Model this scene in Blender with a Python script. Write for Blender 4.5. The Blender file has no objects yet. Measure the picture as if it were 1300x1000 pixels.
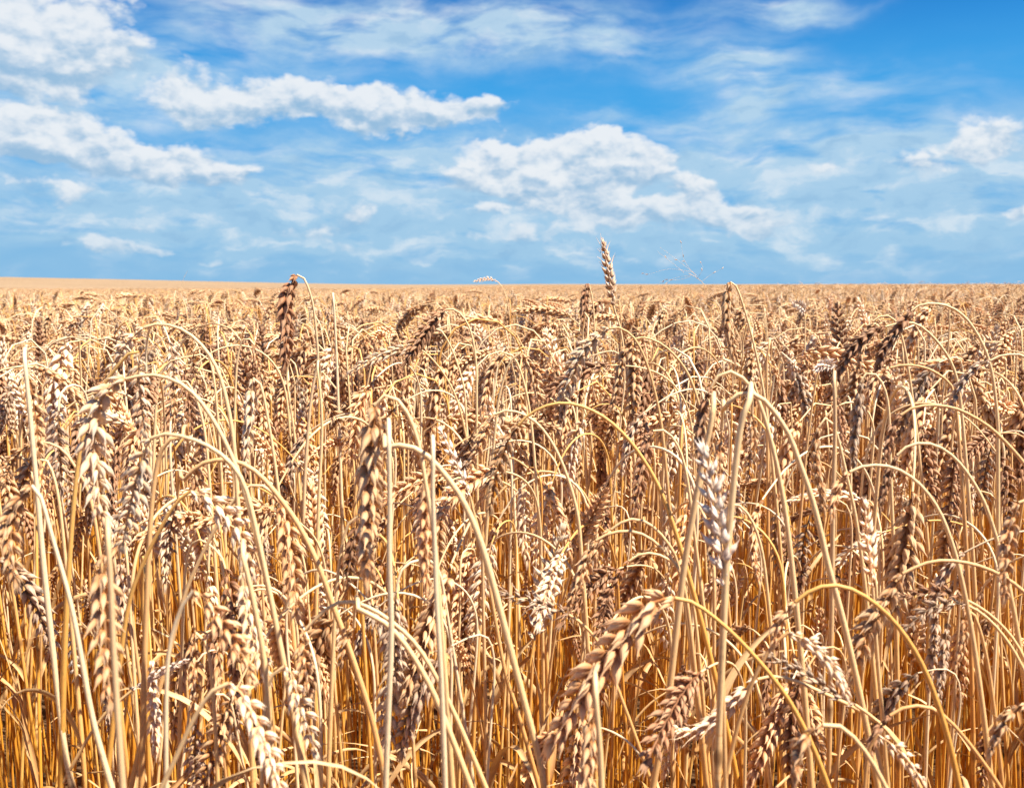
import bpy, math, random
import numpy as np
from math import radians as R
from mathutils import Vector

random.seed(11)
rng = np.random.default_rng(11)
S = bpy.context.scene
C = S.collection

# ------------------------------------------------------------------ camera
CAM_Z = 0.95
F = 1250.0                       # focal length in photo pixels (photo is 1300 x 1000)
PITCH = math.atan2(500 - 362, F)
cd = bpy.data.cameras.new('camera')
cd.sensor_width = 36.0
cd.lens = 36.0 * F / 1300.0
cd.clip_start = 0.02
cd.clip_end = 6000
cd.dof.use_dof = True
cd.dof.focus_distance = 1.0
cd.dof.aperture_fstop = 18.0
cam = bpy.data.objects.new('camera', cd)
cam.location = (0, 0, CAM_Z)
cam.rotation_euler = (R(90) - PITCH, 0, 0)
C.objects.link(cam)
S.camera = cam

def ray(px, py):
    x = (px - 650) / F; z = -(py - 500) / F
    cp, sp = math.cos(PITCH), math.sin(PITCH)
    return np.array([x, cp + z * sp, -sp + z * cp])

def at(px, py, Y):
    """point seen at photo pixel (px, py) on the upright plane Y metres ahead"""
    d = ray(px, py)
    return np.array([0, 0, CAM_Z]) + d * (Y / d[1])

def project(p):
    x, y, z = p[0], p[1], p[2] - CAM_Z
    cp, sp = math.cos(PITCH), math.sin(PITCH)
    f = y * cp - z * sp
    u = y * sp + z * cp
    return 650 + F * x / f, 500 - F * u / f

# ------------------------------------------------------------------ light
SUN_EL, SUN_AZ = R(60), R(112)    # azimuth measured from straight ahead (+y), negative = left
S.view_settings.view_transform = 'Standard'
S.view_settings.look = 'None'
S.view_settings.exposure = 1.3
S.view_settings.gamma = 1
sd = bpy.data.lights.new('sun', 'SUN')
sd.energy = 5.0
sd.angle = R(0.53)
sd.color = (1.0, 0.93, 0.83)
sun = bpy.data.objects.new('sun', sd)
sdir = Vector((math.sin(SUN_AZ) * math.cos(SUN_EL), math.cos(SUN_AZ) * math.cos(SUN_EL), math.sin(SUN_EL)))
sun.rotation_euler = sdir.to_track_quat('Z', 'Y').to_euler()
sun.location = (3, -2, 6)
C.objects.link(sun)

# ------------------------------------------------------------------ world: Nishita sky with procedural clouds
class G:
    """small helper to write node trees"""
    def __init__(s, nt): s.nt = nt; s.n = nt.nodes; s.l = nt.links
    def new(s, t, **kw):
        n = s.n.new(t)
        for k, v in kw.items(): setattr(n, k, v)
        return n
    def put(s, sock, v):
        if isinstance(v, bpy.types.NodeSocket): s.l.new(v, sock)
        elif v is not None: sock.default_value = v
    def m(s, op, a, b=None, c=None, clamp=False):
        n = s.new('ShaderNodeMath', operation=op, use_clamp=clamp)
        s.put(n.inputs[0], a); s.put(n.inputs[1], b)
        if c is not None: s.put(n.inputs[2], c)
        return n.outputs[0]
    def v(s, op, a, b=None):
        n = s.new('ShaderNodeVectorMath', operation=op)
        s.put(n.inputs[0], a)
        if op == 'SCALE': s.put(n.inputs[3], b)
        else: s.put(n.inputs[1], b)
        return n.outputs['Value'] if op in ('DOT_PRODUCT', 'LENGTH') else n.outputs[0]
    def xyz(s, x, y, z=0.0):
        n = s.new('ShaderNodeCombineXYZ')
        for i, q in enumerate((x, y, z)): s.put(n.inputs[i], q)
        return n.outputs[0]
    def noise(s, vec, scale, detail=4, rough=0.55, dist=0.0):
        n = s.new('ShaderNodeTexNoise')
        s.put(n.inputs['Vector'], vec); n.inputs['Scale'].default_value = scale
        n.inputs['Detail'].default_value = detail; n.inputs['Roughness'].default_value = rough
        n.inputs['Distortion'].default_value = dist
        return n
    def step(s, x, lo, hi):
        n = s.new('ShaderNodeMapRange', interpolation_type='SMOOTHSTEP')
        s.put(n.inputs[0], x); s.put(n.inputs[1], lo); s.put(n.inputs[2], hi)
        n.inputs[3].default_value = 0; n.inputs[4].default_value = 1
        return n.outputs[0]
    def mix(s, f, a, b, blend='MIX'):
        n = s.new('ShaderNodeMix', data_type='RGBA', blend_type=blend)
        s.put(n.inputs[0], f); s.put(n.inputs[6], a); s.put(n.inputs[7], b)
        return n.outputs[2]

def ang(px, py):
    d = ray(px, py); d = d / np.linalg.norm(d)
    return math.atan2(d[0], d[1]), math.asin(d[2])

# cumulus bodies seen in the photograph: pixel centre, pixel radii, strength
CUM = [
    (40, 20, 120, 60, 1.2), (75, 80, 85, 26, .7), (0, 60, 90, 34, .9),
    (240, 128, 46, 26, 1.0), (300, 128, 60, 26, .9), (360, 112, 50, 28, 1.0), (410, 128, 52, 26, .8),
    (455, 142, 40, 22, .8), (510, 136, 62, 28, 1.2), (585, 144, 60, 20, 1.0), (618, 132, 22, 18, .8),
    (40, 160, 70, 26, 1.15), (10, 185, 80, 20, .8), (110, 188, 80, 20, 1.0), (170, 196, 60, 20, .9),
    (240, 215, 60, 22, 1.1), (290, 226, 50, 14, .8), (40, 232, 50, 10, .6), (110, 236, 30, 10, .5),
    (752, 182, 54, 26, 1.3), (795, 204, 62, 26, 1.3), (700, 210, 80, 26, 1.2), (620, 220, 70, 22, 1.0), (690, 235, 120, 14, .8),
    (890, 235, 28, 14, 1.1), (905, 268, 75, 16, 1.0), (960, 288, 40, 13, .9), (790, 270, 90, 14, .8), (715, 252, 60, 16, .7),
    (1265, 168, 46, 24, 1.1), (1170, 216, 56, 18, .9), (1240, 190, 40, 14, .5), (1035, 212, 36, 14, .7),
    (150, 312, 55, 12, .9), (180, 284, 40, 8, .6), (440, 272, 45, 14, .7), (390, 298, 60, 12, .6),
    (620, 270, 40, 12, .7), (640, 300, 60, 10, .6), (270, 325, 30, 7, .5), (1290, 275, 24, 10, .8),
    (455, 315, 40, 8, .5), (600, 190, 30, 8, .5), (760, 290, 90, 14, .5), (85, 250, 20, 8, .5),
]
CUM = [(x_, y_, a_, b_ * 1.05, c_ * (1.6 if y_ > 225 else 1.25)) for (x_, y_, a_, b_, c_) in CUM]
# thin veils: wide and soft
VEIL = [
    (360, 40, 190, 46, .55), (560, 30, 210, 30, .8), (700, 50, 130, 26, .5), (180, 110, 120, 40, .6),
    (1000, 8, 70, 16, .8), (930, 78, 70, 22, .75), (955, 118, 34, 34, .65), (1060, 108, 90, 18, .45),
    (880, 150, 60, 12, .4), (700, 270, 360, 70, .9), (1050, 235, 300, 62, .95), (300, 280, 420, 60, .4),
    (780, 62, 60, 12, .4), (540, 240, 260, 45, .4), (1240, 250, 200, 80, .6), (770, 145, 50, 10, .4),
    (130, 255, 220, 36, .8), (430, 295, 260, 26, .8), (950, 305, 280, 22, .7), (70, 110, 110, 30, .7), (480, 195, 140, 18, .5),
]
w = bpy.data.worlds.new('World'); S.world = w; w.use_nodes = True
w.cycles.sampling_method = 'MANUAL'; w.cycles.sample_map_resolution = 256
nt = w.node_tree; nt.nodes.clear(); g = G(nt)

def blob_group(name, blobs, shade=False):
    grp = bpy.data.node_groups.new(name, 'ShaderNodeTree')
    grp.interface.new_socket('P', in_out='INPUT', socket_type='NodeSocketVector')
    grp.interface.new_socket('D', in_out='OUTPUT', socket_type='NodeSocketFloat')
    if shade: grp.interface.new_socket('S', in_out='OUTPUT', socket_type='NodeSocketFloat')
    h = G(grp)
    gi = h.new('NodeGroupInput'); go = h.new('NodeGroupOutput')
    tot = None; tot2 = None
    for (px, py, rx, ry, s_) in blobs:
        a, e = ang(px, py)
        q = h.v('SUBTRACT', gi.outputs[0], (a, e, 0))
        q = h.v('MULTIPLY', q, (F / rx, F / ry, 0))
        d2 = h.v('DOT_PRODUCT', q, q)
        ex = h.m('EXPONENT', h.m('MULTIPLY', d2, -0.95))
        ex = h.m('MULTIPLY', ex, s_)
        tot = h.m('ADD', ex, tot if tot is not None else 0.0)
        if shade:
            sy = h.new('ShaderNodeSeparateXYZ'); h.l.new(q, sy.inputs[0])
            tot2 = h.m('MULTIPLY_ADD', ex, sy.outputs[1], tot2 if tot2 is not None else 0.0)
    h.l.new(tot, go.inputs[0])
    if shade: h.l.new(h.m('DIVIDE', tot2, h.m('ADD', tot, .05)), go.inputs[1])
    return grp

tc = g.new('ShaderNodeTexCoord')
sp = g.new('ShaderNodeSeparateXYZ'); g.l.new(tc.outputs['Generated'], sp.inputs[0])
az = g.m('ARCTAN2', sp.outputs[0], sp.outputs[1])
el = g.m('ARCSINE', sp.outputs[2])
P = g.xyz(az, el, 0.0)
cumg, veilg = blob_group('cumulus_bodies', CUM, True), blob_group('veil_bodies', VEIL)
PS = g.v('MULTIPLY', P, (1.0, 1.7, 1.0))
wn = g.noise(PS, 9.0, 2, .5)
wcol = g.v('SCALE', g.v('SUBTRACT', wn.outputs['Color'], (.5, .5, .5)), 0.035)
wf = g.noise(PS, 38.0, 3, .6)
wfine = g.v('SCALE', g.v('SUBTRACT', wf.outputs['Color'], (.5, .5, .5)), 0.020)
PW = g.v('ADD', P, g.v('ADD', wcol, wfine))
fb = g.noise(PS, 30.0, 5, .58).outputs[0]
fb2 = g.noise(g.v('ADD', PS, (.004, .016, 0)), 30.0, 4, .58).outputs[0]
cn = g.new('ShaderNodeGroup'); cn.node_tree = cumg; g.l.new(PW, cn.inputs[0])
def billow(vec):
    vo = g.new('ShaderNodeTexVoronoi', feature='F1'); g.l.new(g.v('MULTIPLY', vec, (1, 1.4, 1)), vo.inputs['Vector'])
    vo.inputs['Scale'].default_value = 30; vo.inputs['Detail'].default_value = 2.0; vo.inputs['Roughness'].default_value = .55
    return g.m('SUBTRACT', .45, vo.outputs['Distance'])
b0, b1 = billow(PW), billow(g.v('ADD', PW, (.004, .008, 0)))
n0 = g.m('MULTIPLY_ADD', b0, .6, g.m('MULTIPLY', g.m('SUBTRACT', fb, .5), 1.2))
n1_ = g.m('MULTIPLY_ADD', b1, .6, g.m('MULTIPLY', g.m('SUBTRACT', fb2, .5), 1.3))
d0 = g.m('ADD', cn.outputs[0], n0)
# clouds in the part of the sky the photograph does not show
away = g.step(g.m('ABSOLUTE', az), .55, .8)
up = g.step(el, .34, .5)
off = g.m('MAXIMUM', away, up)
gen = g.noise(PS, 3.2, 6, .55).outputs[0]
gend = g.m('MULTIPLY', g.m('MULTIPLY', g.m('SUBTRACT', gen, .42), 5.0), off)
d0 = g.m('ADD', d0, gend)
alpha = g.step(d0, .30, .92)
fine = g.noise(g.v('ADD', PS, (3.1, 1.7, 0)), 26.0, 4, .6).outputs[0]
lit = g.m('MULTIPLY_ADD', g.m('SUBTRACT', n0, n1_), 0.95, g.m('MULTIPLY_ADD', g.m('SUBTRACT', fine, .5), .5, .64))
lit = g.step(g.m('MULTIPLY_ADD', cn.outputs[1], .50, lit), .0, 1.0)
# veil
vn = g.new('ShaderNodeGroup'); vn.node_tree = veilg; g.l.new(PW, vn.inputs[0])
PSt = g.v('MULTIPLY', g.v('ADD', P, wcol), (1.0, 3.6, 1.0))
st = g.noise(PSt, 12.0, 5, .54).outputs[0]
veil = g.m('MULTIPLY', vn.outputs[0], g.step(st, .24, .74))
veil = g.m('MINIMUM', g.m('MULTIPLY', veil, 1.5), .88)
sky = g.new('ShaderNodeTexSky', sky_type='NISHITA')
sky.sun_disc = False; sky.sun_elevation = SUN_EL; sky.sun_rotation = SUN_AZ
sky.air_density = 1.0; sky.dust_density = .25; sky.ozone_density = 3.0; sky.altitude = 200
hs = g.new('ShaderNodeHueSaturation'); g.l.new(sky.outputs[0], hs.inputs['Color'])
hs.inputs['Saturation'].default_value = 1.28; hs.inputs['Value'].default_value = 1.0
hs.inputs['Hue'].default_value = .492
skyc = g.mix(1.0, hs.outputs[0], (.16, .66, 1.05, 1), 'MULTIPLY')
# distant grey-blue air low over the horizon
skyc = g.mix(g.m('MULTIPLY', g.step(el, .29, .17), .9), skyc, (.50, 3.2, 6.7, 1))
skyc = g.mix(g.m('MULTIPLY', g.step(el, .19, .01), .9), skyc, (2.1, 4.2, 6.3, 1))
K = 1.0
vb = g.noise(g.v('MULTIPLY', g.v('ADD', PW, (2.3, .7, 0)), (1.0, 2.6, 1.0)), 17.0, 5, .52).outputs[0]
veilc = g.mix(g.step(el, .02, .2), (3.0, 4.9, 6.6, 1), (4.2, 5.7, 6.9, 1))
veilc = g.mix(g.m('MULTIPLY', g.step(vb, .47, .68), .75), veilc, (6.4, 7.0, 7.4, 1))
veilc = g.mix(g.m('MULTIPLY', g.step(vb, .46, .30), .5), veilc, (2.0, 3.8, 5.8, 1))
c1 = g.mix(veil, skyc, veilc)
cl = g.mix(lit, (2.6, 4.2, 5.9, 1), (6.9, 7.2, 7.5, 1))
cl = g.mix(g.m('MULTIPLY', g.step(el, .12, .0), .40), cl, (3.0, 4.8, 6.4, 1))
c2 = g.mix(g.m('MULTIPLY', alpha, .95), c1, cl)
bg = g.new('ShaderNodeBackground'); bg.inputs[1].default_value = 0.05
g.l.new(c2, bg.inputs[0])
wo = g.new('ShaderNodeOutputWorld'); g.l.new(bg.outputs[0], wo.inputs[0])

# ------------------------------------------------------------------ materials
def new_mat(name):
    m = bpy.data.materials.new(name); m.use_nodes = True
    m.node_tree.nodes.clear(); return m, G(m.node_tree)

def finish(g, col, rough, trans, bump=None, spec=.35, tcol=None):
    p = g.new('ShaderNodeBsdfPrincipled')
    g.put(p.inputs['Base Color'], col); g.put(p.inputs['Roughness'], rough)
    p.inputs['Specular IOR Level'].default_value = spec
    if bump is not None: g.l.new(bump, p.inputs['Normal'])
    o = g.new('ShaderNodeOutputMaterial')
    if trans:
        t = g.new('ShaderNodeBsdfTranslucent'); g.put(t.inputs[0], tcol if tcol is not None else col)
        x = g.new('ShaderNodeMixShader'); x.inputs[0].default_value = trans
        g.l.new(p.outputs[0], x.inputs[1]); g.l.new(t.outputs[0], x.inputs[2])
        g.l.new(x.outputs[0], o.inputs[0])
    else: g.l.new(p.outputs[0], o.inputs[0])

def grain(g):
    a = g.new('ShaderNodeAttribute', attribute_name='grain')
    s_ = g.new('ShaderNodeSeparateXYZ'); g.l.new(a.outputs['Vector'], s_.inputs[0])
    oi = g.new('ShaderNodeObjectInfo')
    return a.outputs['Vector'], s_.outputs[0], s_.outputs[1], s_.outputs[2], oi.outputs['Random']

def husk(name, base, tip, dirt, dirtamt):
    m, g = new_mat(name)
    vec, u, v, r, rnd = grain(g)
    rr = g.m('FRACT', g.m('ADD', r, g.m('MULTIPLY', rnd, 3.7)))
    col = g.mix(g.step(v, .05, .8), base, tip)  # darker husk base, with the shade between husks put into the colour
    col = g.mix(g.m('MULTIPLY', rr, .55), col, g.mix(1.0, col, (1.12, .86, .66, 1), 'MULTIPLY'))
    # fine nerves running along every husk
    stripe = g.m('SINE', g.m('MULTIPLY', u, 6.2832 * 6))
    col = g.mix(g.m('MULTIPLY', g.m('ADD', stripe, 1.0), .10), col, g.mix(1.0, col, (.62, .5, .42, 1), 'MULTIPLY'))
    tcn = g.new('ShaderNodeTexCoord')
    n1 = g.noise(tcn.outputs['Object'], 160.0, 4, .65).outputs[0]
    col = g.mix(g.m('MULTIPLY', g.step(n1, .52, .72), dirtamt), col, dirt)
    n2 = g.noise(tcn.outputs['Object'], 14.0, 2, .5).outputs[0]
    br = g.m('MULTIPLY_ADD', rnd, .42, g.m('MULTIPLY_ADD', n2, .35, .62))
    col = g.mix(1.0, col, g.xyz(br, br, br), 'MULTIPLY')
    b = g.new('ShaderNodeBump'); b.inputs['Strength'].default_value = .35; b.inputs['Distance'].default_value = .0004
    g.l.new(g.m('MULTIPLY_ADD', stripe, .3, n1), b.inputs['Height'])
    finish(g, col, .6, .12, b.outputs[0], .2, g.mix(1.0, col, (1.1, .8, .45, 1), 'MULTIPLY'))
    return m

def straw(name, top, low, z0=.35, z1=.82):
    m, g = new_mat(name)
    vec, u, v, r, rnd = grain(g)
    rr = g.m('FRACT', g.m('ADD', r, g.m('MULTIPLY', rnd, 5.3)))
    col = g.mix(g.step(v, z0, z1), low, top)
    st = g.noise(g.v('MULTIPLY', vec, (9.0, 6.0, 7.0)), 3.0, 4, .6).outputs[0]
    col = g.mix(g.m('MULTIPLY', g.step(st, .45, .75), .5), col, g.mix(1.0, col, (.72, .5, .33, 1), 'MULTIPLY'))
    col = g.mix(g.m('MULTIPLY', g.step(rr, .55, 1.0), .7), col, g.mix(1.0, col, (.80, .60, .42, 1), 'MULTIPLY'))
    sp_ = g.noise(g.v('MULTIPLY', vec, (3.0, 60.0, 7.0)), 4.0, 3, .6).outputs[0]
    col = g.mix(g.m('MULTIPLY', g.step(sp_, .56, .72), .6), col, (.20, .11, .05, 1))
    col = g.mix(g.m('MULTIPLY', g.step(r, 3.0, 9.0), .8), col, (.24, .11, .04, 1))
    b = g.new('ShaderNodeBump'); b.inputs['Strength'].default_value = .25; b.inputs['Distance'].default_value = .0003
    g.l.new(g.m('SINE', g.m('MULTIPLY', u, 6.2832 * 9)), b.inputs['Height'])
    finish(g, col, .45, .07, b.outputs[0], .3, g.mix(1.0, col, (1.1, .75, .35, 1), 'MULTIPLY'))
    return m

M = {
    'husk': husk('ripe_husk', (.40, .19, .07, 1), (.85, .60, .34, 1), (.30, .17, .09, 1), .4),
    'dark': husk('weathered_shaded_husk', (.22, .10, .045, 1), (.50, .30, .17, 1), (.10, .06, .04, 1), .7),  # weathered brown, with the shade on unlit ears put into the colour
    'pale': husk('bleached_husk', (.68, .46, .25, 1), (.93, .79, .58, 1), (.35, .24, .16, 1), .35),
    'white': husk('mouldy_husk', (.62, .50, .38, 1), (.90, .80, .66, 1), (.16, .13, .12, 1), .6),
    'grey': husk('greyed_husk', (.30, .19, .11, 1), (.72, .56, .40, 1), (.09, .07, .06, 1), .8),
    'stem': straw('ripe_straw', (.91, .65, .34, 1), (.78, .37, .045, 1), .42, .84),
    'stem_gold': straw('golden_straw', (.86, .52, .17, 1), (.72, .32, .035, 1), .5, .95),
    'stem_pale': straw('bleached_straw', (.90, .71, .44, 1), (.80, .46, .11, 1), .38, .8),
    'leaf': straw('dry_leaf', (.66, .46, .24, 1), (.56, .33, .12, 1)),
}

# ------------------------------------------------------------------ shape builders (plain numpy; each returns a part soup)
class Soup:
    def __init__(s): s.v = []; s.f = []; s.g = []; s.n = 0; s.mi = []
    def add(s, v, f, gr, mi=0):
        s.v.append(v); s.g.append(gr); s.f.append(f + s.n); s.mi.append(np.full(len(f), mi, np.int32)); s.n += len(v)
    def arrays(s):
        return np.concatenate(s.v), np.concatenate(s.f), np.concatenate(s.g), np.concatenate(s.mi)

def mesh_from(name, soup, mats):
    v, f, gr, mi = soup.arrays() if isinstance(soup, Soup) else soup
    me = bpy.data.meshes.new(name)
    me.vertices.add(len(v)); me.vertices.foreach_set('co', v.astype(np.float32).ravel())
    me.loops.add(f.size); me.loops.foreach_set('vertex_index', f.astype(np.int32).ravel())
    me.polygons.add(len(f))
    me.polygons.foreach_set('loop_start', (np.arange(len(f)) * 4).astype(np.int32))
    me.polygons.foreach_set('material_index', mi)
    me.polygons.foreach_set('use_smooth', np.ones(len(f), bool))
    a = me.attributes.new('grain', 'FLOAT_VECTOR', 'POINT')
    a.data.foreach_set('vector', gr.astype(np.float32).ravel())
    for m in mats: me.materials.append(m)
    me.update(calc_edges=True)
    return me

def unit(a):
    a = np.asarray(a, float); return a / (np.linalg.norm(a, axis=-1, keepdims=True) + 1e-12)

def smooth_curve(pts, step, sm_=14):
    """Catmull-Rom through pts, resampled evenly about every step metres"""
    p = np.asarray(pts, float)
    if len(p) == 2: p = np.array([p[0], (p[0] + p[1]) / 2, p[1]])
    q = np.vstack([2 * p[0] - p[1], p, 2 * p[-1] - p[-2]])
    out = []
    for i in range(1, len(q) - 2):
        t = np.linspace(0, 1, 9)[:-1, None]
        a, b, c, d = q[i - 1], q[i], q[i + 1], q[i + 2]
        out.append(.5 * ((2 * b) + (-a + c) * t + (2 * a - 5 * b + 4 * c - d) * t ** 2 + (-a + 3 * b - 3 * c + d) * t ** 3))
    c = np.vstack(out + [p[-1:]])
    for _ in range(sm_): c[1:-1] = .5 * c[1:-1] + .25 * (c[:-2] + c[2:])
    s = np.r_[0, np.cumsum(np.linalg.norm(np.diff(c, axis=0), axis=1))]
    n = max(4, int(round(s[-1] / step)))
    t = np.linspace(0, s[-1], n + 1)
    return np.stack([np.interp(t, s, c[:, k]) for k in range(3)], 1), s[-1]

def frames(c, hint):
    T = unit(np.gradient(c, axis=0))
    N = []
    n = np.asarray(hint, float)
    for t in T:
        n = n - t * np.dot(n, t)
        if np.linalg.norm(n) < 1e-6: n = np.array([t[1], t[2], t[0]]); n = n - t * np.dot(n, t)
        n = n / np.linalg.norm(n); N.append(n)
    N = np.array(N); return T, N, np.cross(T, N)

def quads(nr, ns, closed=True):
    i = np.arange(nr - 1)[:, None]; j = np.arange(ns if closed else ns - 1)[None, :]
    j2 = (j + 1) % ns
    return np.stack([i * ns + j, i * ns + j2, (i + 1) * ns + j2, (i + 1) * ns + j], -1).reshape(-1, 4)

def tube(soup, c, rad, ns, rnd, v=None, mi=0, hint=(0, 1, 0), flag=0):
    T, N, B = frames(c, hint)
    a = np.arange(ns) * 2 * np.pi / ns
    rad = np.asarray(rad, float) * np.ones(len(c))
    V = c[:, None] + rad[:, None, None] * (np.cos(a)[None, :, None] * N[:, None] + np.sin(a)[None, :, None] * B[:, None])
    if v is None: v = c[:, 2]
    gr = np.stack(np.broadcast_arrays(np.abs(a / np.pi - 1)[None, :], v[:, None], rnd + (flag * np.ones(len(c)))[:, None]), -1)
    soup.add(V.reshape(-1, 3), quads(len(c), ns), gr.reshape(-1, 3), mi)

def ovoid(ns, rings):
    a = np.arange(ns) * 2 * np.pi / ns
    t = np.array([r[0] for r in rings]); r = np.array([r[1] for r in rings])
    x = r[:, None] * np.cos(a)[None]; y = r[:, None] * np.sin(a)[None]
    y = y + (0.16 * np.sin(t * np.pi))[:, None]          # belly outwards
    z = np.broadcast_to(t[:, None], x.shape)
    u = np.broadcast_to(np.abs(a / np.pi - 1)[None], x.shape)
    return np.stack([x, y, z], -1).reshape(-1, 3), quads(len(rings), ns), np.stack([u, z], -1).reshape(-1, 2)

OV_HI = ovoid(8, [(0, .12), (.10, .60), (.27, .93), (.44, 1.0), (.62, .84), (.78, .54), (.92, .22), (1.25, .02)])
OV_MID = ovoid(5, [(0, .2), (.22, .9), (.55, .98), (.85, .45), (1.1, .03)])
OV_LOW = ovoid(4, [(0, .25), (.45, 1.0), (1.05, .05)])

def florets(soup, tmpl, O, X, Y, Z, rnd, mi=0):
    v, f, uv = tmpl
    O, X, Y, Z = map(np.asarray, (O, X, Y, Z)); K = len(O)
    V = O[:, None] + v[None, :, 0:1] * X[:, None] + v[None, :, 1:2] * Y[:, None] + v[None, :, 2:3] * Z[:, None]
    Fc = (f[None] + (np.arange(K) * len(v))[:, None, None]).reshape(-1, 4)
    gr = np.empty((K, len(v), 3)); gr[:, :, :2] = uv[None]; gr[:, :, 2] = np.asarray(rnd)[:, None]
    soup.add(V.reshape(-1, 3), Fc, gr.reshape(-1, 3), mi)

def ear(soup, pts, hint, lod='hi', plump=1.0, open_=1.0, awns=0.0, r=None, mi=0, taper_len=None):
    r = r or np.random.default_rng(5)
    c, L = smooth_curve(pts, .002)
    T, N, B = frames(c, hint)
    k = .0047 * (1.0 if lod != 'low' else 1.5)
    sc = max(.55, min(1.16, L / .085)) if taper_len is None else taper_len
    k *= sc ** .5
    n = max(6, int(L / k))
    O, X, Y, Z, RN = [], [], [], [], []
    AW = []
    for i in range(n):
        s = (i + .15) / n
        q = s * (len(c) - 1); j = int(q); fr = q - j; j2 = min(j + 1, len(c) - 1)
        p = c[j] * (1 - fr) + c[j2] * fr
        t, nn, b = T[j], N[j], B[j]
        side = 1 if i % 2 else -1
        out = unit(nn * side + b * r.normal(0, .12))
        bb = np.cross(t, out)
        size = (.62 + .38 * math.sin(math.pi * min(1, .12 + s * .95))) * sc * plump ** .8 * r.uniform(.86, 1.1)
        if i < 2: size *= .7
        a = (R(31) * open_ * (1.0 if s < .85 else .55)) + r.normal(0, .06)
        D = unit(t * math.cos(a) + out * math.sin(a))
        js = {'hi': (-1.0, -.5, .5, 1.0, 0.0), 'mid': (-.75, .75, 0.0), 'low': (0.0,)}[lod]
        for q_ in js:
            glume = abs(q_) > .9
            ln = (.0078 if glume else .0108) * size
            if lod == 'low': ln = .0125 * size
            wd = (.0018 if glume else .00215) * size * (1.0 if lod == 'hi' else 1.25 if lod == 'mid' else 2.4)
            z = unit(D + bb * (q_ * .46 * open_) + out * (.20 if q_ == 0 else .10 if glume else -.14) + r.normal(0, .07, 3))
            o = p + out * (.0009 * size) + bb * (q_ * .0016 * size)
            if q_ == 0.0 and lod != 'low': o = o + D * .0034 * size + out * .0008
            x = unit(np.cross(z, out) + r.normal(0, .1, 3)); y = np.cross(z, x)
            if np.dot(y, out) < 0: y = -y; x = -x
            O.append(o); X.append(x * wd); Y.append(y * wd * 1.0); Z.append(z * ln); RN.append(r.random())
            if awns and lod == 'hi' and not glume and s > .45 and r.random() < awns:
                AW.append((o + z * ln * 1.1, z, .004 + .012 * r.random() * s))
    # terminal spikelet
    if lod != 'low':
        for q_ in (-.5, .5, 0):
            z = unit(T[-1] + N[-1] * q_ * .45); ln = .0095 * sc * plump
            x = unit(np.cross(z, B[-1])); y = np.cross(z, x)
            O.append(c[-1] - T[-1] * .002); X.append(x * .0017 * sc); Y.append(y * .0015 * sc); Z.append(z * ln); RN.append(r.random())
    florets(soup, {'hi': OV_HI, 'mid': OV_MID, 'low': OV_LOW}[lod], O, X, Y, Z, RN, mi)
    if lod == 'hi': tube(soup, c[::3], .0009 * sc, 5, .5, np.linspace(0, .4, len(c[::3])), mi)
    for (o, z, ln) in AW:
        cc = np.array([o, o + z * ln * .5, o + z * ln + r.normal(0, .001, 3)])
        tube(soup, cc, [.00035, .00022, .00008], 3, .9, np.array([.9, 1, 1]), mi)

def stem(soup, pts, lod='hi', rnd=.5, r0=.00088, fat=1.0, mi=0, base_z=0.0):
    """pts run from the ground up to the neck of the ear"""
    c, L = smooth_curve(pts, {'hi': .008, 'mid': .03, 'low': .16}[lod])
    s = np.linspace(L, 0, len(c))                       # distance below the ear
    rad = (r0 + .00078 * np.clip(s / .22, 0, 1) + .00022 * np.clip((s - .22) / .5, 0, 1)) * fat
    flag = 0
    if lod == 'hi':
        for nd in (.30 + .08 * rnd, .55 + .1 * rnd):
            e_ = np.exp(-((s - nd) / .006) ** 2); rad = rad * (1 + .38 * e_); flag = flag + 10 * e_
    ns = {'hi': 8, 'mid': 5, 'low': 3}[lod]
    tube(soup, c, rad, ns, rnd, c[:, 2] - base_z, mi, hint=(.3, .9, .1), flag=flag)

def leaf(soup, p0, az, L, wd, r, droop=1.0, ns=14, mi=0, upright=.2):
    """dry blade: folded strip that leaves the stem at p0, arches and twists"""
    th = upright; p = np.array(p0, float); c = [p.copy()]; twist = [r.uniform(-.5, .5)]
    dt = r.uniform(-5, 5); az_ = az
    for i in range(ns):
        th += droop * (1.9 / ns) * (.4 + 1.2 * i / ns); az_ += r.normal(0, .10)
        d = np.array([math.sin(th) * math.cos(az_), math.sin(th) * math.sin(az_), math.cos(th)])
        p = p + d * L / ns; c.append(p.copy()); twist.append(twist[-1] + dt / ns)
    c = np.array(c); T, N, B = frames(c, (math.cos(az + 1.5), math.sin(az + 1.5), .1))
    s = np.linspace(0, 1, len(c)); tw = np.array(twist)[:, None]
    W = (wd * np.minimum(1, .35 + 3 * s) * (1 - s ** 2.2) + .0002)[:, None]
    X = N * np.cos(tw) + B * np.sin(tw); Yv = np.cross(T, X)
    cols = [-1, -.5, 0, .5, 1]
    V = np.stack([c + X * W * q * .5 + Yv * W * (.22 * q * q) for q in cols], 1)
    gr = np.stack(np.broadcast_arrays(np.array(cols)[None] * .5 + .5, c[:, 2][:, None], np.full((1, 1), r.random())), -1)
    soup.add(V.reshape(-1, 3), quads(len(c), 5, closed=False), gr.reshape(-1, 3), mi)

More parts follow.
